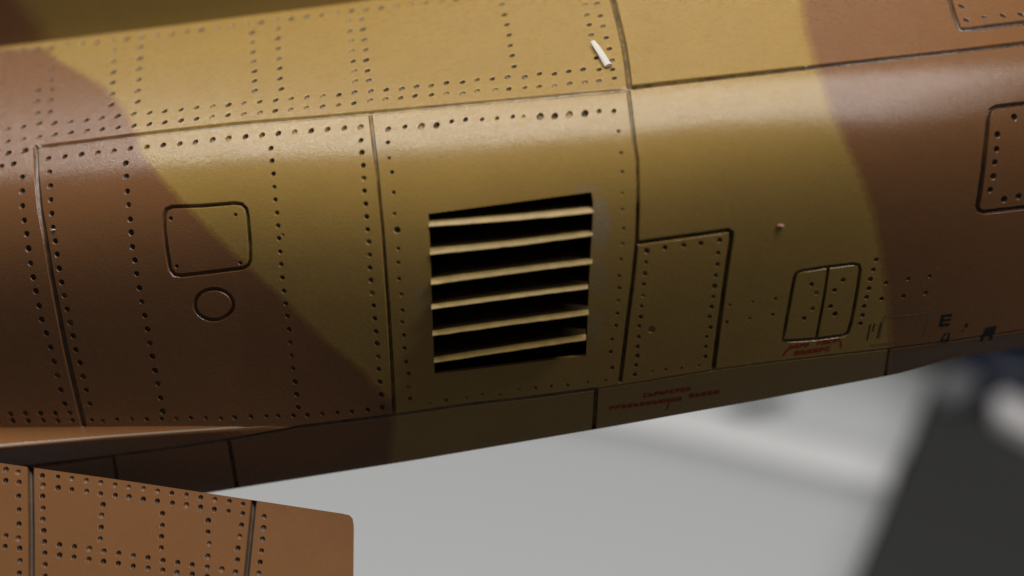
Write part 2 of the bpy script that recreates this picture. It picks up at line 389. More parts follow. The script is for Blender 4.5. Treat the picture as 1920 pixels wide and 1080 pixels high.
# ------------------------------------------------------------------ cutting a skin along traced lines, rivets and openings
OFFS = [(0.54, 0.0), (0.40, 0.18), (0.20, 0.85)]     # half-width factor (of width), depth factor
def resample(p, closed, step=14.0):
    a = np.array(p, float)
    if closed: a = np.vstack([a, a[:1]])
    out = []
    for i in range(len(a)-1):
        n = max(1, int(np.hypot(*(a[i+1]-a[i]))//step))
        for k in range(n): out.append(a[i]+(a[i+1]-a[i])*k/n)
    if not closed: out.append(a[-1])
    return np.array(out)
def smooth_poly(p, closed, it=1):
    a = np.array(p, float)
    for _ in range(it):
        b = a.copy()
        if closed: b = .25*np.roll(a, 1, 0)+.5*a+.25*np.roll(a, -1, 0)
        elif len(a) > 2: b[1:-1] = .25*a[:-2]+.5*a[1:-1]+.25*a[2:]
        a = b
    return a
def ribbon(p, closed, off):
    if closed: t = np.roll(p, -1, 0)-np.roll(p, 1, 0)
    else: t = np.gradient(p, axis=0)
    t /= np.linalg.norm(t, axis=1)[:, None]+1e-9
    n = np.stack([-t[:, 1], t[:, 0]], 1)
    if closed: return [p+n*off, p-n*off]
    a, b = p+n*off, p-n*off
    def cap(c, n0, d):
        return [c+n0*off*math.cos(k*math.pi/4)+d*off*math.sin(k*math.pi/4) for k in (1, 2, 3)]
    end = cap(p[-1], n[-1], t[-1]); st = cap(p[0], -n[0], -t[0])
    return [np.vstack([a, end, b[::-1], st])]
def dist_poly(q, p, closed):
    a = p; b = np.roll(p, -1, 0)
    if not closed: a, b = a[:-1], b[:-1]
    best = np.full(len(q), 1e9)
    for s, e in zip(a, b):
        d = e-s; L = d@d
        t = np.clip(((q-s)@d)/L, 0, 1)
        best = np.minimum(best, np.hypot(*(q-s-t[:, None]*d).T))
    return best
def inside(q, poly):
    poly = np.asarray(poly, float); x, y = q[:, 0], q[:, 1]; r = np.zeros(len(q), bool)
    j = len(poly)-1
    for i in range(len(poly)):
        xi, yi = poly[i]; xj, yj = poly[j]
        if yi != yj:
            c = ((yi > y) != (yj > y)) & (x < (xj-xi)*(y-yi)/(yj-yi)+xi)
            r ^= c
        j = i
    return r
NR = 12
def cut_skin(surf, boundary, rails, lines, rivets, hole, grid):
    V = []; E = []
    def poly(p, closed):
        s = len(V); V.extend([tuple(map(float, x)) for x in p]); n = len(p)
        E.extend([(s+i, s+i+1) for i in range(n-1)])
        if closed: E.append((s+n-1, s))
    poly(resample(boundary, True, 20), True)
    for r in rails: poly(r, False)
    L = []
    for (p, w, dep, mk, cl) in lines:
        q = resample(p, cl)
        if cl and len(p) > 20: pass
        L.append((q, w, dep, mk, cl))
        for fo, _ in OFFS:
            for rb in ribbon(q, cl, w*fo): poly(rb, True)
    if hole is not None: poly(resample(hole, True, 12), True)
    rv = np.array([r[:3] for r in rivets]); P, Nn, _, du, dv = surf(rv[:, :2], full=True)
    e1 = du-Nn*np.einsum('ij,ij->i', du, Nn)[:, None]; e1 /= np.linalg.norm(e1, axis=1)[:, None]
    e2 = np.cross(Nn, e1)
    R3 = rv[:, 2]*np.linalg.norm(du, axis=1)
    # pixel motion for a step along e1 / e2 (least squares on du, dv)
    J = []
    frames = []
    for i in range(len(rv)):
        A = np.stack([du[i], dv[i]], 1)
        a1 = np.linalg.lstsq(A, e1[i]*R3[i], rcond=None)[0]; a2 = np.linalg.lstsq(A, e2[i]*R3[i], rcond=None)[0]
        st = min(1.3, rv[i, 2]/max(1e-6, np.linalg.norm(a2)))
        st = max(st, 1.0)
        Ji = np.stack([a1, a2*st], 1); J.append(Ji); frames.append((P[i], e1[i], e2[i], Nn[i], R3[i], st))
        th = 2*np.pi*np.arange(NR)/NR
        poly(rv[i, :2]+np.stack([np.cos(th), np.sin(th)], 1)@Ji.T, True)
    # filler points
    g = np.array(grid, float); g = g+np.random.uniform(-1.5, 1.5, g.shape)
    ok = inside(g, boundary)
    for (q, w, *_r, cl) in L: ok &= dist_poly(g, q, cl) > w*.6+3
    for c, r in zip(rv[:, :2], rv[:, 2]): ok &= np.hypot(*(g-c).T) > r+4
    if hole is not None: ok &= ~inside(g, hole)
    V.extend([tuple(x) for x in g[ok]])
    vs, es, fs, *_ = delaunay_2d_cdt([Vector(v) for v in V], E, [], 0, 1e-3)
    vs = np.array([tuple(v) for v in vs]); fs = np.array([f for f in fs if len(f) == 3])
    c = vs[fs].mean(1)
    keep = inside(c, boundary)
    if hole is not None: keep &= ~inside(c, hole)
    for i in range(len(rv)):
        nb = np.where(np.abs(c-rv[i, :2]).max(1) < rv[i, 2]*1.5)[0]
        if len(nb):
            l = (c[nb]-rv[i, :2])@np.linalg.inv(J[i]).T
            keep[nb[np.hypot(*l.T) < .94]] = False
    fs = fs[keep]; c = c[keep]
    # which engraved line a face or a vertex belongs to
    fid = np.full(len(fs), -1); fbest = np.full(len(fs), 1.0)
    disp = np.zeros(len(vs))
    for k, (q, w, dep, mk, cl) in enumerate(L):
        d = dist_poly(c, q, cl)/(w*OFFS[0][0])
        m = (d < fbest) & (d < .995); fid[m] = k; fbest[m] = d[m]
        dvv = dist_poly(vs, q, cl)/w
        z = np.interp(dvv, [o[0] for o in OFFS][::-1], [o[1] for o in OFFS][::-1])*dep
        disp = np.maximum(disp, z)
    p3, n3, v3, _, _ = surf(vs, full=True)
    p3 = p3-n3*disp[:, None]
    # connected pieces of skin between the lines
    parent = list(range(len(fs)))
    def find(a):
        while parent[a] != a: parent[a] = parent[parent[a]]; a = parent[a]
        return a
    em = {}
    for i, f in enumerate(fs):
        if fid[i] >= 0: continue
        for a, b in ((f[0], f[1]), (f[1], f[2]), (f[2], f[0])):
            k = (min(a, b), max(a, b))
            if k in em: parent[find(i)] = find(em[k])
            else: em[k] = i
    comp = np.array([find(i) if fid[i] < 0 else -1 for i in range(len(fs))])
    return dict(vs=vs, fs=fs, c=c, fid=fid, comp=comp, p=p3, n=n3, v=v3, frames=frames, lines=L, disp=disp, fbest=fbest)

def sub_mesh(name, D, mask, mat, custom=True, lip=None):
    f = D['fs'][mask]; ids, inv = np.unique(f, return_inverse=True); f2 = inv.reshape(f.shape)
    p = D['p'][ids]; n = D['n'][ids]
    # orient faces outward
    fn = np.cross(p[f2[:, 1]]-p[f2[:, 0]], p[f2[:, 2]]-p[f2[:, 0]])
    flip = np.einsum('ij,ij->i', fn, n[f2[:, 0]]) < 0
    f2[flip] = f2[flip][:, ::-1]
    uv = np.stack([(p[:, 0]+7)/14, D['v'][ids]/3], 1)
    me = mesh_from(name, p, f2, mat, n if custom else None, uv)
    if lip is not None:
        me.materials.append(lip); me.polygons.foreach_set('material_index', (D['fbest'][mask] > .74).astype(np.int32)); me.update()
    return me

us = np.linspace(-330, 2240, 90)
bnd = [(u, float(R0y(u))) for u in us]+[(u, float(R3y(u))) for u in us[::-1]]
def rail_line(f): return [(u, float(f(u))) for u in np.linspace(-329, 2239, 180)]
gx, gy = np.meshgrid(np.arange(-320, 2240, 17), np.arange(-230, 1060, 17))
GRID = np.stack([gx.ravel(), gy.ravel()], 1)
D = cut_skin(fus, bnd, [rail_line(R1y), rail_line(R2y)], LINES, RIV, OPENING, GRID)

# panels by a point that lies on each
SEEDS = [('spine_panel', (600, 100)), ('spine_panel', (1400, 60)), ('side_panel', (600, 400)), ('side_panel', (960, 310)), ('side_panel', (1500, 330)),
         ('access_door', (1280, 580)), ('access_door', (1505, 560)), ('access_door', (1580, 560)), ('access_hatch', (390, 450)), ('round_cap', (401, 571)),
         ('access_hatch', (1890, 300)), ('access_hatch', (1870, 10)), ('keel_strip', (330, 870)), ('keel_strip', (800, 810)), ('keel_strip', (1400, 720)), ('keel_strip', (1850, 645))]
LAB = {(390, 450): 'square hatch half brown and half sand with a screw in each corner', (401, 571): 'small round brown cap below the square hatch',
       (1280, 580): 'tall riveted door right of the louvred vent', (1890, 300): 'brown riveted hatch at the right edge', (1870, 10): 'brown hatch at the top right corner'}
sizes = {}
for cid in set(D['comp'])-{-1}: sizes[cid] = int((D['comp'] == cid).sum())
used = {}
for nm, s in SEEDS:
    d = np.hypot(*(D['c']-np.array(s, float)).T); d[D['comp'] < 0] = 1e9
    cid = D['comp'][int(d.argmin())]
    if cid in used: continue
    used[cid] = nm
    o = obj(nm, sub_mesh(nm, D, D['comp'] == cid, M['skin']), plane_model)
    if s in LAB: o['label'] = LAB[s]
left = np.array([(x >= 0 and x not in used) for x in D['comp']])
for cid in set(D['comp'][left]):
    nm = 'skin_panel' if sizes[cid] > 8 else None
    if nm: obj(nm, sub_mesh(nm, D, D['comp'] == cid, M['skin']), plane_model)
tiny = np.array([(x >= 0 and x not in used and sizes.get(x, 0) <= 8) for x in D['comp']])
if tiny.any(): obj('skin_sliver', sub_mesh('skin_sliver', D, tiny, M['skin']), plane_model)
for k, (q, w, dep, mk, cl) in enumerate(D['lines']):
    m = D['fid'] == k
    if m.any(): obj('panel_line', sub_mesh('panel_line', D, m, M[mk], custom=False, lip=M['skin']), plane_model)

# ------------------------------------------------------------------ tailplane at the lower left
WN = np.array([0.03, -math.cos(math.radians(50)), math.sin(math.radians(50))]); WN /= np.linalg.norm(WN)
W0 = to3d(np.array([300.0]), np.array([-0.62]), zfrom(np.array([-0.62]), np.array([918.0])))[0]
CAMP = np.array([0, CY, CZ])
def ray(px):
    px = np.asarray(px, float).reshape(-1, 2)
    x = (px[:, 0]-960)/FPX; y = -(px[:, 1]-540)/FPX
    r = np.array([1., 0, 0]); up = np.array([0, math.sin(PITCH), math.cos(PITCH)]); fw = np.array([0, math.cos(PITCH), -math.sin(PITCH)])
    return fw+x[:, None]*r+y[:, None]*up
def on_plane(px, p0, n):
    d = ray(px); t = ((p0-CAMP)@n)/(d@n); return CAMP+d*t[:, None]
def wing(px, full=False):
    p = on_plane(px, W0, WN)
    if not full: return p
    px = np.asarray(px, float).reshape(-1, 2); d = 1.
    du = (on_plane(px+[d, 0], W0, WN)-on_plane(px-[d, 0], W0, WN))/(2*d); dv = (on_plane(px+[0, d], W0, WN)-on_plane(px-[0, d], W0, WN))/(2*d)
    return p, np.tile(WN, (len(p), 1)), np.full(len(p), .5), du, dv
WB = [(-160, 844), (0, 868), (240, 902), (470, 937), (642, 963), (655, 966), (661, 972), (663, 985), (662, 1080), (660, 1170), (-160, 1170)]
gx, gy = np.meshgrid(np.arange(-155, 660, 24), np.arange(850, 1170, 24))
DW = cut_skin(wing, WB, [], WLINES, WRIV, None, np.stack([gx.ravel(), gy.ravel()], 1))
tail = None
for cid in sorted(set(DW['comp'])-{-1}, key=lambda c: -int((DW['comp'] == c).sum())):
    if (DW['comp'] == cid).sum() < 9: continue
    me = sub_mesh('tailplane', DW, DW['comp'] == cid, M['brown'])
    if tail is None: tail = obj('tailplane', me, plane_model); tail['label'] = 'brown riveted tailplane jutting out at the lower left'
    else: obj('tailplane_panel', me, tail)
for k, (q, w, dep, mk, cl) in enumerate(DW['lines']):
    m = DW['fid'] == k
    if m.any(): obj('panel_line', sub_mesh('panel_line', DW, m, M[mk], custom=False, lip=M['brown']), tail)
# its thickness: edge and underside
wb = resample(WB, True, 12); top = wing(wb); nb = len(wb); TH = 0.075
vv = list(top-WN*.002)+list(top-WN*TH*.35+np.array([0.0, .004, 0]))+list(top-WN*TH)
ff = []
for r in range(2):
    for i in range(nb): ff.append((r*nb+i, r*nb+(i+1) % nb, (r+1)*nb+(i+1) % nb, (r+1)*nb+i))
ff.append(tuple(range(2*nb, 3*nb)))
obj('tailplane_edge', mesh_from('tailplane_edge', vv, ff, M['brown'], smooth=False), tail)

# ------------------------------------------------------------------ rivet holes: dished cups, four paint variants sharing mesh data
def cup(name, mat, flat, lip):
    prof = [(1.06, -0.02), (1.0, 0.0), (.86, -.13), (.62, -.55), (.45, -.78)] if not flat else [(1.06, -.02), (1.0, 0.0), (.88, -.14), (.70, -.42), (.5, -.5)]
    vs = []; fs = []
    for r, z in prof:
        for i in range(NR): a = 2*math.pi*i/NR; vs.append((r*math.cos(a), r*math.sin(a), z))
    for k in range(len(prof)-1):
        for i in range(NR):
            j = (i+1) % NR; fs.append((k*NR+i, (k+1)*NR+i, (k+1)*NR+j, k*NR+j))
    vs.append((0, 0, prof[-1][1]-.08)); b = (len(prof)-1)*NR
    for i in range(NR): fs.append((b+i, len(vs)-1, b+(i+1) % NR))
    fs = [f[::-1] for f in fs] if False else fs
    me = mesh_from(name, vs, fs, lip); me.materials.append(mat)
    for i, p in enumerate(me.polygons): p.material_index = 1 if i >= 2*NR else 0
    bm = bmesh.new(); bm.from_mesh(me); bmesh.ops.recalc_face_normals(bm, faces=bm.faces)
    # open cup: make the floor face outwards (+z)
    bm.faces.ensure_lookup_table()
    if bm.faces[-1].normal.z < 0: bmesh.ops.reverse_faces(bm, faces=bm.faces)
    bm.to_mesh(me); bm.free()
    return me
CUPS = {}
for k in ('sand_wash', 'sand_light', 'brown_wash', 'brown_light'):
    for fl in (0, 1): CUPS[k, fl] = cup('rivet', M[k], fl, M[k.split('_')[0]])
EL = np.array(EDGE_L, float); ER = np.array(EDGE_R, float)
def is_brown(x, y): return x < np.interp(y, EL[:, 1], EL[:, 0]) or x > np.interp(y, ER[:, 1], ER[:, 0])
ALL = []
for (x, y, r, w), fr in zip(RIV, D['frames']):
    base = 'brown' if is_brown(x, y) else 'sand'
    ALL.append((x, y, r, w, fr, base))
for (x, y, r, w), fr in zip(WRIV, DW['frames']): ALL.append((x, y, r, w, fr, 'brown'))
def vis(a): return -10 < a[0] < 1930 and -8 < a[1] < 1088
ALL.sort(key=lambda a: -(a[2] if vis(a) else a[2]-100))
rest_v, rest_f, rest_m = [], [], []
REST_KEYS = ['sand_wash', 'sand_light', 'brown_wash', 'brown_light']
for i, (x, y, r, w, (P, e1, e2, n, R, st), base) in enumerate(ALL):
    key = base+('_wash' if w > .44 else '_light'); fl = 1 if w < .3 or random.random() < .25 else 0
    me = CUPS[key, fl]
    Mx = Matrix(((e1[0]*R, e2[0]*R*st, n[0]*R*1.2, P[0]), (e1[1]*R, e2[1]*R*st, n[1]*R*1.2, P[1]), (e1[2]*R, e2[2]*R*st, n[2]*R*1.2, P[2]), (0, 0, 0, 1)))
    if i < 300:
        o = obj('rivet', me, plane_model); o.matrix_world = Mx
    else:
        b = len(rest_v); rest_v.extend([tuple(Mx @ v.co) for v in me.vertices])
        for p in me.polygons: rest_f.append(tuple(b+k for k in p.vertices)); rest_m.append(REST_KEYS.index(key) if p.material_index else 4+REST_KEYS.index(key)//2)
if rest_f:
    me = mesh_from('rivet_rows', rest_v, rest_f, M['sand_wash'])
    for k in REST_KEYS[1:]+['sand', 'brown']: me.materials.append(M[k])
    me.polygons.foreach_set('material_index', rest_m); me.update()
    obj('rivet_rows', me, plane_model, 'stuff')

# ------------------------------------------------------------------ inner shell closing the fuselage behind the skin
def shell_pts(u):
    out = []
    for seg, ts in ((0, (0, .34, .67, 1)), (1, np.linspace(.08, 1, 12)), (2, (.5, 1))):
        for t in ts:
            sg = np.array([seg]); uu = np.array([float(u)])
            Y, Z = hermite(sg, uu, np.array([float(t)])); Y2, Z2 = hermite(sg, uu, np.array([float(t)+.01]))
            ty, tz = Y2-Y, Z2-Z; L = np.hypot(ty, tz); ny, nz = tz/L, -ty/L      # outward (towards -Y)
            out.append(to3d(uu, Y-ny*.075, Z-nz*.075)[0])
    return out
ucols = list(np.linspace(-329, 803, 36))+list(np.linspace(830, 1085, 9))+list(np.linspace(1112, 2239, 36))
ring = [shell_pts(u) for u in ucols]; m = len(ring[0])
vv = []; ff = []
for r in ring:
    vv += list(r)
    a, b = r[0], r[-1]
    vv += [b+np.array([0, .9, -.25]), b+np.array([0, 2.6, .3]), np.array([a[0], a[1]+1.1, a[2]-.9])]
mm = m+3
def px_of(p):
    d = np.asarray(p)-CAMP; z = d[1]*math.cos(PITCH)-d[2]*math.sin(PITCH); yy = d[1]*math.sin(PITCH)+d[2]*math.cos(PITCH)
    return (960+FPX*d[0]/z, 540-FPX*yy/z)
for i in range(len(ring)-1):
    for k in range(mm):
        k2 = (k+1) % mm
        q = (i*mm+k, i*mm+k2, (i+1)*mm+k2, (i+1)*mm+k)
        if k < m-1:
            cpx = [px_of(vv[w]) for w in q]; cx_ = sum(c[0] for c in cpx)/4; ya = min(c[1] for c in cpx); yb = max(c[1] for c in cpx)
            if 795 < cx_ < 1118 and yb > 345 and ya < 715: continue
        ff.append(q)
obj('inner_shell', mesh_from('inner_shell', vv, ff, M['plastic'], smooth=False), plane_model)
# folded lips: lower keel edge rolls under, top edge of the spine drops behind
def lip(name, f, seg, steps, mat):
    uu = np.linspace(-329, 2239, 150); rows = []
    base, n, v, _, _ = fus(np.stack([uu, f(uu)], 1), seg=np.full(len(uu), seg), full=True)
    vv = []; uvs = []
    for dy, dz in steps:
        p = base+np.array([0, dy, dz]); vv += list(p); uvs += [((b[0]+7)/14, min(2.99, w)/3) for b, w in zip(base, v)]
    k = len(uu); ff = []
    for r in range(len(steps)-1):
        for i in range(k-1): ff.append((r*k+i, r*k+i+1, (r+1)*k+i+1, (r+1)*k+i))
    obj(name, mesh_from(name, vv, ff, mat, uv=uvs), plane_model)
lip('keel_edge', R3y, 2, [(0, 0), (.012, -.010), (.035, -.018), (.3, -.03), (.9, -.06)], M['skin'])
lip('spine_edge', R0y, 0, [(0, 0), (.015, -.001), (.035, -.012), (.045, -.05), (.05, -.5)], M['skin'])

# ------------------------------------------------------------------ louvred vent: dark box behind the opening and six blades
op = resample(OPENING, True, 12); P, n, v, _, _ = fus(op, full=True); k = len(op)
cn = n.mean(0); cn /= np.linalg.norm(cn)
vv = list(P-n*.001)+list(P-n*.03)+list(P-cn*1.0)
ff = []
for r in range(2):
    for i in range(k): ff.append((r*k+i, r*k+(i+1) % k, (r+1)*k+(i+1) % k, (r+1)*k+i))
ff.append(tuple(range(2*k, 3*k)))
me = mesh_from('louvred_vent', vv, ff, M['black'], smooth=False)
me.materials.append(M['sand'])
for i in range(k): me.polygons[i].material_index = 1
vent = obj('louvred_vent', me, plane_model); vent['label'] = 'dark rectangular vent opening with six sand coloured blades'
SL = [((804, 414.5, 425), (1113, 388, 399)), ((806, 466.5, 478), (1111.5, 432.5, 442)), ((808, 523, 534), (1110.5, 485.5, 494.5)), ((809, 572.5, 580.5), (1102.5, 534.5, 542)), ((811, 621.5, 630.5), (1103.5, 582, 590.5)), ((814, 671.5, 681), (1098.5, 628.5, 638))]
rs = random.Random(3); PROUD = [.014, .022, .042, .075, .105, .130]; FACE = np.array([0, -math.cos(math.radians(64)), math.sin(math.radians(64))])
for si, (a, b) in enumerate(SL):
    nseg = 22; vv = []; ff = []
    tilt = [-.02, -.03, -.03, .02, .03, .03][si]
    for s in range(nseg+1):
        q = s/nseg
        x = a[0]+(b[0]-a[0])*q; bow = 2.0*math.sin(math.pi*q)*(1 if si in (0, 1) else -.3)
        yt = a[1]-.3+(b[1]-a[1])*q+bow+rs.gauss(0, .2); yb = a[2]+(b[2]-a[2])*q+bow+rs.gauss(0, .2)
        Pt, nt_, *_ = fus([(x, (yt+yb)/2)], full=True)
        p0 = Pt[0]+np.array([0, -1, 0])*PROUD[si]
        pb = on_plane([(x, yb)], p0, nt_[0])[0]; pt = on_plane([(x, yt)], pb, FACE)[0]
        inw = np.array([0, 1.0, .10+tilt]); inw /= np.linalg.norm(inw)
        hh = np.linalg.norm(pt-pb); upv = (pt-pb)/hh
        # section: bottom-front, rounded front, top-front, top-back, bottom-back
        vv += [pb+inw*.008-upv*hh*.1, pb+upv*hh*.12, pt-upv*hh*.12, pt+inw*.012, pt+inw*.26, pb+inw*.30]
    for s in range(nseg):
        for c in range(6):
            c2 = (c+1) % 6; ff.append((s*6+c, s*6+c2, (s+1)*6+c2, (s+1)*6+c))
    ff.append(tuple(range(6))[::-1]); ff.append(tuple(nseg*6+c for c in range(6)))
    me = mesh_from('blade', vv, ff, M['blade'], smooth=False); me.materials.append(M['blade_shade'])
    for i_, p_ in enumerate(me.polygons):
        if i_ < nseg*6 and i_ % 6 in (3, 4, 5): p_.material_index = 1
    bm = bmesh.new(); bm.from_mesh(me); bmesh.ops.recalc_face_normals(bm, faces=bm.faces); bm.to_mesh(me); bm.free()
    obj('blade', me, vent)

# ------------------------------------------------------------------ strake wedge under the left panel
def prism(name, cols, mat, parent=None, uvbrown=True):
    """cols: list of sections (equal point count), joined into a closed-ended strip"""
    k = len(cols[0]); vv = [p for c in cols for p in c]; ff = []
    for i in range(len(cols)-1):
        for j in range(k-1): ff.append((i*k+j, i*k+j+1, (i+1)*k+j+1, (i+1)*k+j))
    me = mesh_from(name, vv, ff, mat, smooth=False)
    return obj(name, me, parent)
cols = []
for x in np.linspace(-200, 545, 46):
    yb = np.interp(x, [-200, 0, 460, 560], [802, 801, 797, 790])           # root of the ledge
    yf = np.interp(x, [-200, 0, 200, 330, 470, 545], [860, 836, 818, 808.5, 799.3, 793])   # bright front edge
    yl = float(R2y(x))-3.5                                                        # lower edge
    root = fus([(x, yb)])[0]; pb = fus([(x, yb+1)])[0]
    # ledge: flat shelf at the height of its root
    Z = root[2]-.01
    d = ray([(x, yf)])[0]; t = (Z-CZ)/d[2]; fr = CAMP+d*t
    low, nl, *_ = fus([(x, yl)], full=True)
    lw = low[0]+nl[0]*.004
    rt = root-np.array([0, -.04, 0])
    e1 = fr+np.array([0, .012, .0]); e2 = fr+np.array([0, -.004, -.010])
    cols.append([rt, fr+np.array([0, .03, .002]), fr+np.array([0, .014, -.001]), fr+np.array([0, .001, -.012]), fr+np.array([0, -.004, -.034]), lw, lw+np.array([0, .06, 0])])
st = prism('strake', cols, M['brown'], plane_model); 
st.data.materials.append(M['pale_edge'])
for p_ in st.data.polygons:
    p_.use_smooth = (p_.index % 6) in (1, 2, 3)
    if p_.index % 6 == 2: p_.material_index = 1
st['label'] = 'brown wedge shaped strake with a bright top ledge'

# ------------------------------------------------------------------ fin standing behind the spine, out of focus
m_, nt, b = newmat('fin_paint'); tc = N(nt, 'ShaderNodeTexCoord'); sp = N(nt, 'ShaderNodeSeparateXYZ'); nt.links.new(tc.outputs['Object'], sp.inputs[0])
dd = math_(nt, 'ADD', math_(nt, 'ADD', sp.outputs[0], math_(nt, 'MULTIPLY', sp.outputs[2], .55)), math_(nt, 'MULTIPLY', noise(nt, tc.outputs['Object'], 2.0, 2), .3))
ff_ = ramp(nt, dd, -3.72, -3.36)
paint_common(nt, b, mixc(nt, ff_, BROWN, SAND), tc.outputs['Object']); M['fin'] = m_
uu = np.linspace(-329, 2239, 40); cols = []
for u in uu:
    y0 = float(R0y(u)); Yf = float(bulge(u))*.7+2.9
    z0 = float(zfrom(np.array([Yf]), np.array([y0+40.]))[0])
    x = (u-960)/FPX*((Yf-CY)*math.cos(PITCH)-(z0-CZ)*math.sin(PITCH))
    cols.append([np.array([x, Yf-.55, z0-.9]), np.array([x, Yf-.12, z0-.1]), np.array([x, Yf, z0+.35]), np.array([x, Yf+.06, z0+.9]), np.array([x, Yf+.2, z0+2.2]), np.array([x, Yf+.5, z0+2.3]), np.array([x, Yf+.8, z0-.9])])
fin = prism('tail_fin', cols, M['fin'], plane_model); fin['label'] = 'blurred sand and brown tail fin behind the spine'
for p in fin.data.polygons: p.use_smooth = True

# ------------------------------------------------------------------ stencils (flat print on the skin)
def decal(name, polys, mat, lift=.0022, label=None):
    vv = []; ff = []
    for p in polys:
        q = resample(p, True, 5.0); P, n, *_ = fus(q, full=True); b = len(vv)
        vv += list(P+n*lift); ff.append(tuple(range(b, b+len(q))))
    me = mesh_from(name, vv, ff, mat, smooth=False); o = obj(name, me, plane_model)
    if label: o['label'] = label
    return o
M['red'] = simple('red_stencil_paint', (.42, .030, .022), .5); M['ink'] = simple('black_stencil_paint', (.022, .020, .018), .5)
M['umber'] = simple('dark_brown_stencil_paint', (.07, .045, .022), .5)
M['pale'] = simple('pale_decal_film', (.27, .17, .09), .45)
rr = random.Random(11)
def letters(x0, y0, x1, y1, h, words, skew=-.18):
    """a line of stencil capitals too small to read: each one a stem with one to three short bars"""
    out = []; tot = sum(words)+len(words)-1; L = math.hypot(x1-x0, y1-y0); cw = L/tot; ux, uy = (x1-x0)/L, (y1-y0)/L
    def pt(s, t): return (x0+ux*s+skew*t*-1*0+(-uy)*0+skew*t, y0+uy*s+t)
    s = 0
    for w in words:
        for _ in range(w):
            a = s+cw*.06; e = s+cw*.90; sw = cw*.34; bh = h*.26
            out.append([pt(a, 0), pt(a+sw, 0), pt(a+sw, h), pt(a, h)])
            for ty in rr.sample([0, h*.37, h-bh], rr.choice([2, 2, 3])): out.append([pt(a+sw, ty), pt(e, ty), pt(e, ty+bh), pt(a+sw, ty+bh)])
            if rr.random() < .6: out.append([pt(e-sw, bh), pt(e, bh), pt(e, h*.72), pt(e-sw, h*.72)])
            s += cw
        s += cw
    return out
red1 = letters(1481, 647, 1518, 642, 7, [4])+letters(1532, 640, 1572, 634.5, 7, [4])+letters(1490, 658, 1559, 649, 8, [6])
red1 += [[(1481, 648), (1478, 653), (1471, 659), (1467, 667), (1469.5, 667.5), (1473.5, 660.5), (1480, 655.5), (1484, 650)], [(1570, 635.5), (1574, 640), (1576, 647), (1576, 652), (1578.5, 652), (1579, 646), (1577, 639), (1573, 634)]]
o1 = decal('stencil_text', red1, M['red'], label='small arched red stencil text under the double door')
red2 = letters(1206, 738, 1296, 725, 7.5, [9])+letters(1142, 762, 1280, 744, 7, [12])+letters(1292, 739, 1350, 731, 7, [5])+[[(1253, 752), (1256, 751.5), (1252, 769), (1249.5, 769)]]
o2 = decal('stencil_text', red2, M['red'], label='two line red stencil text on the keel strip')
o1['kind'] = 'stuff'; o2['kind'] = 'stuff'
# black capitals at the right end
E_ = [[(1765, 590), (1771, 589.5), (1766, 612), (1760, 612.5)], [(1771, 589.5), (1786, 588), (1785, 593), (1770, 594.5)], [(1769, 598.5), (1783.5, 597), (1782.6, 601), (1768, 602.5)], [(1767.5, 607), (1781, 605.5), (1779.5, 611), (1766.3, 612)]]
four = [[(1772, 624), (1776, 623.5), (1767, 636), (1763, 637)], [(1763, 637), (1780, 634.5), (1779.5, 638), (1762, 640.5)], [(1778, 624), (1781.5, 623.5), (1778, 641), (1774.5, 641.5)]]
dot = [[(1808, 608), (1816, 606), (1814, 613), (1810, 614)], [(1803, 619), (1807, 617), (1806, 621), (1803, 622)]]
blk = [[(1848, 614), (1869, 611), (1864, 627), (1840, 632)], [(1840, 632), (1846, 631), (1842, 640), (1837, 641)], [(1856, 629), (1862, 627.5), (1859, 638), (1854, 639)]]
decal('stencil_letter', E_, M['ink'], label='black stencil letter E near the right end')
decal('stencil_letter', four, M['ink'], label='small black stencil figure on the keel edge below the E')
decal('stencil_mark', dot, M['ink'], label='tiny black stencil mark')
decal('stencil_letter', blk, M['ink'], label='solid black stencil letter on the keel edge')
def stroke(pts, w):
    out = []
    for (x0, y0), (x1, y1) in zip(pts[:-1], pts[1:]):
        L = math.hypot(x1-x0, y1-y0); nx, ny = -(y1-y0)/L*w/2, (x1-x0)/L*w/2
        out.append([(x0+nx, y0+ny), (x1+nx, y1+ny), (x1-nx, y1-ny), (x0-nx, y0-ny)])
    return out
decal('decal_frame', stroke([(1657, 594.5), (1743, 585.5)], 3)+stroke([(1743, 587), (1733, 635)], 2)+stroke([(1657, 597), (1649, 634)], 2.2)+stroke([(1690, 610), (1724, 606)], 2)+stroke([(1632, 648), (1672, 643)], 3), M['pale'], label='faint pale outline of a small rectangular placard')
decal('decal_frame', stroke([(1632, 608), (1626, 637)], 2.6)+stroke([(1640, 607), (1636, 622)], 2.2)+stroke([(1652, 604), (1645, 634)], 2.2), M['umber'], .0026, label='row of small dark bars left of the placard')

# ------------------------------------------------------------------ loose bits lying on the model
M['white_plastic'] = simple('white_plastic', (.80, .77, .68), .35)
pts = along([(1112, 84), (1118, 93), (1127, 106), (1136, 119), (1142, 127)], 12); P, n, _, du, dv = fus(pts, full=True)
wd = np.interp(np.linspace(0, 1, 12), [0, .12, .25, .6, 1], [.018, .023, .026, .029, .030])
bm = bmesh.new(); rings = []
for i in range(12):
    t = P[min(11, i+1)]-P[max(0, i-1)]; t /= np.linalg.norm(t); s = np.cross(n[i], t)
    lift = .02+.012*(1-i/11)
    rings.append([bm.verts.new(P[i]+n[i]*(lift+wd[i]*math.sin(a)*.5)+s*wd[i]*math.cos(a)*(1+.12*math.sin(3*a+i*.4))) for a in np.linspace(0, 2*math.pi, 11)[:-1]])
for a, b in zip(rings[:-1], rings[1:]):
    for j in range(10): bm.faces.new((a[j], a[(j+1) % 10], b[(j+1) % 10], b[j]))
bm.faces.new(rings[0][::-1]); bm.faces.new(rings[-1])
bmesh.ops.recalc_face_normals(bm, faces=bm.faces)
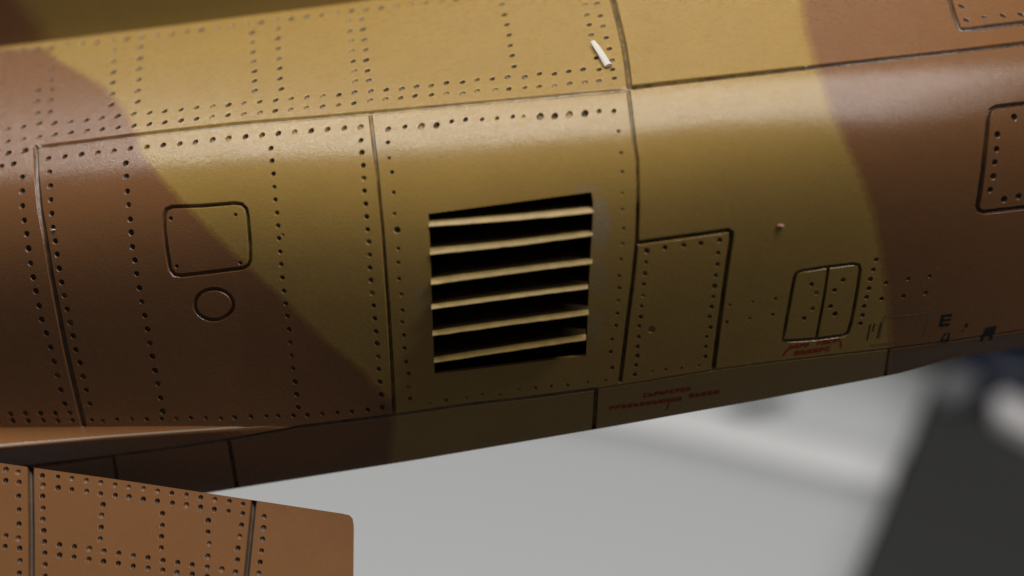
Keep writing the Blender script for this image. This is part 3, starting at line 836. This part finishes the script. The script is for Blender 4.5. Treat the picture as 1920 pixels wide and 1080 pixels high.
me = bpy.data.meshes.new('plastic_shaving'); bm.to_mesh(me); bm.free(); me.materials.append(M['white_plastic'])
o = obj('plastic_shaving', me); o['label'] = 'white plastic shaving lying on the spine rivets near the dark panel line'; o['category'] = 'plastic shaving'
def crumb(name, px, r, mat, label, cat, seed):
    P, n, *_ = fus([px], full=True); bm = bmesh.new(); bmesh.ops.create_icosphere(bm, subdivisions=2, radius=1)
    q = random.Random(seed)
    for v in bm.verts:
        k = .75+.5*q.random(); v.co = Vector((v.co.x*r*1.3*k, v.co.y*r*.8*k, v.co.z*r*.5*k))
    me = bpy.data.meshes.new(name); bm.to_mesh(me); bm.free(); me.materials.append(mat)
    o = obj(name, me); o.location = P[0]+n[0]*r*.25; o['label'] = label; o['category'] = cat
M['pink'] = simple('pink_plastic', (.55, .27, .20), .6)
crumb('dust_crumb', (1463, 423), .021, M['pink'], 'pinkish crumb stuck to the sand paint above the double door', 'crumb', 2)

M['speck'] = simple('grey_white_dust', (.50, .50, .48), .7)
crumb('dust_speck', (1511, 125), .010, M['speck'], 'tiny pale speck on the dark seam at the sand and brown paint edge', 'dust speck', 5)
crumb('dust_speck', (101, 431), .013, M['speck'], 'tiny pale speck among the rivets beside the far left panel line', 'dust speck', 9)

# ------------------------------------------------------------------ background far below: table, white sheet, dark mat, clutter
TZ = -15.0
def on_table(px, z=TZ):
    d = ray(px); t = (z-CZ)/d[:, 2]; return CAMP+d*t[:, None]
M['table'] = simple('dark_table_top', (.045, .045, .043), .6)
M['paper'] = simple('white_card', (.635, .645, .645), .7, .3)
M['mat'] = simple('dark_grey_mat', (.045, .045, .043), .65, .3)
M['blue'] = simple('dark_blue_plastic', (.006, .010, .03), .4)
M['grey'] = simple('grey_plastic', (.20, .20, .21), .5)
M['white2'] = simple('white_plastic_strip', (.78, .76, .76), .45)
me = mesh_from('table_top', [(-150, -30, TZ-.35), (150, -30, TZ-.35), (150, 220, TZ-.35), (-150, 220, TZ-.35), (-150, -30, TZ-2), (150, -30, TZ-2), (150, 220, TZ-2), (-150, 220, TZ-2)],
               [(0, 1, 2, 3), (7, 6, 5, 4), (0, 4, 5, 1), (1, 5, 6, 2), (2, 6, 7, 3), (3, 7, 4, 0)], M['table'], smooth=False)
obj('table_top', me, None, 'structure')
# white tray: rear leaf, raised rounded rim, front leaf
def xright(y): return 1600+(1085-y)*.397
def tray_cols(rows, fs, lifts):
    out = []
    for f in fs:
        c = []
        for (dy, z) in zip(rows, lifts):
            y = 0
            xr = None
            # the rim runs across the picture from upper left to the right edge
            Wd = 1750*(1-f)
            ye = 905+dy                                   # row height at the right edge
            y = ye-np.interp(Wd, [0, 210, 380, 560, 1000, 1750, 4000], [0, 50, 95, 132, 190, 270, 480])
            p = on_table([(xright(ye)-Wd, y)], TZ)[0]
            c.append(p+np.array([0, 0, z]))
        out.append(c)
    return out
FSS = np.linspace(-1.2, 1, 40)
M['rim_highlight'] = simple('rim_highlight_white', (.90, .90, .90), .35)  # paler than the tray: the rim's light-facing brightness put into its colour
tray = prism('white_tray', tray_cols((-200, -110, -52), FSS, (.10, .05, .0)), M['paper']); tray['label'] = 'blurred white tray with a raised rim, lying under the model'; tray['category'] = 'tray'
rim = prism('tray_rim', tray_cols((-50, -42, -30, -12, 4, 14), FSS, (-.04, .12, .24, .26, .14, -.04)), M['rim_highlight'], tray)
front = prism('tray_floor', tray_cols((12, 60, 140, 260, 480, 1100), FSS, (0, 0, 0, 0, 0, 0)), M['paper'], tray)
for o in (tray, rim, front):
    for p in o.data.polygons: p.use_smooth = True
    sm = o.modifiers.new('thickness', 'SOLIDIFY'); sm.thickness = .12; sm.offset = -1
# dark mat right of the card
mp = on_table([(1608, 1085), (1666, 940), (1740, 752), (1800, 762), (1990, 845), (2200, 930), (2200, 1300), (1522, 1300)], TZ-.02)
def slab(name, top, th, mat, label, cat):
    k = len(top); vv = list(top)+[p-np.array([0, 0, th]) for p in top]
    ff = [tuple(range(k)), tuple(range(2*k-1, k-1, -1))]+[(i, i+k, (i+1) % k+k, (i+1) % k) for i in range(k)]
    me = mesh_from(name, vv, ff, mat, smooth=False)
    bm = bmesh.new(); bm.from_mesh(me); bmesh.ops.recalc_face_normals(bm, faces=bm.faces); bmesh.ops.bevel(bm, geom=bm.edges[:], offset=min(.05, th*.3), segments=2, affect='EDGES'); bm.to_mesh(me); bm.free()
    o = obj(name, me); o['label'] = label; o['category'] = cat
    return o
slab('cutting_mat', mp, .3, M['mat'], 'blurred dark grey mat beside the white card', 'mat')
slab('plastic_strip', on_table([(1862, 745), (1885, 733), (1960, 770), (1985, 822), (1940, 812), (1868, 772)], TZ+.5), .45, M['white2'], 'blurred white strip on the dark mat at the right edge', 'plastic strip')
slab('grey_lid', on_table([(1745, 712), (1790, 690), (1835, 700), (1830, 730), (1790, 748), (1760, 735)], TZ+.45), .4, M['grey'], 'blurred small grey lid between the card and the blue pot', 'lid')
slab('dark_patch', on_table([(1350, 757), (1400, 742), (1475, 728), (1482, 740), (1440, 760), (1385, 768)], TZ+.25), .2, M['grey'], 'small dark blurred offcut on the tray close under the fuselage', 'patch')  # grey slab set where a dark blurred spot lies on the tray
# dark blue pot
c = on_table([(1915, 700)], TZ)[0]; bm = bmesh.new(); prof = [(0, 0), (2.2, 0), (2.35, .15), (2.35, 2.2), (2.1, 2.5), (1.6, 2.6), (1.6, 3.0), (1.5, 3.05), (0, 3.05)]; rings = []
for r, z in prof[1:-1]:
    rings.append([bm.verts.new((r*.75*math.cos(a), r*.75*math.sin(a), z*.5)) for a in np.linspace(0, 2*math.pi, 29)[:-1]])
for a, b in zip(rings[:-1], rings[1:]):
    for j in range(28): bm.faces.new((a[j], a[(j+1) % 28], b[(j+1) % 28], b[j]))
bm.faces.new(rings[0][::-1]); bm.faces.new(rings[-1])
me = bpy.data.meshes.new('paint_pot'); bm.to_mesh(me); bm.free(); me.materials.append(M['blue'])
o = obj('paint_pot', me); o.location = c-np.array([0, 0, .34]); o['label'] = 'blurred dark blue pot behind the right end of the fuselage'; o['category'] = 'pot'
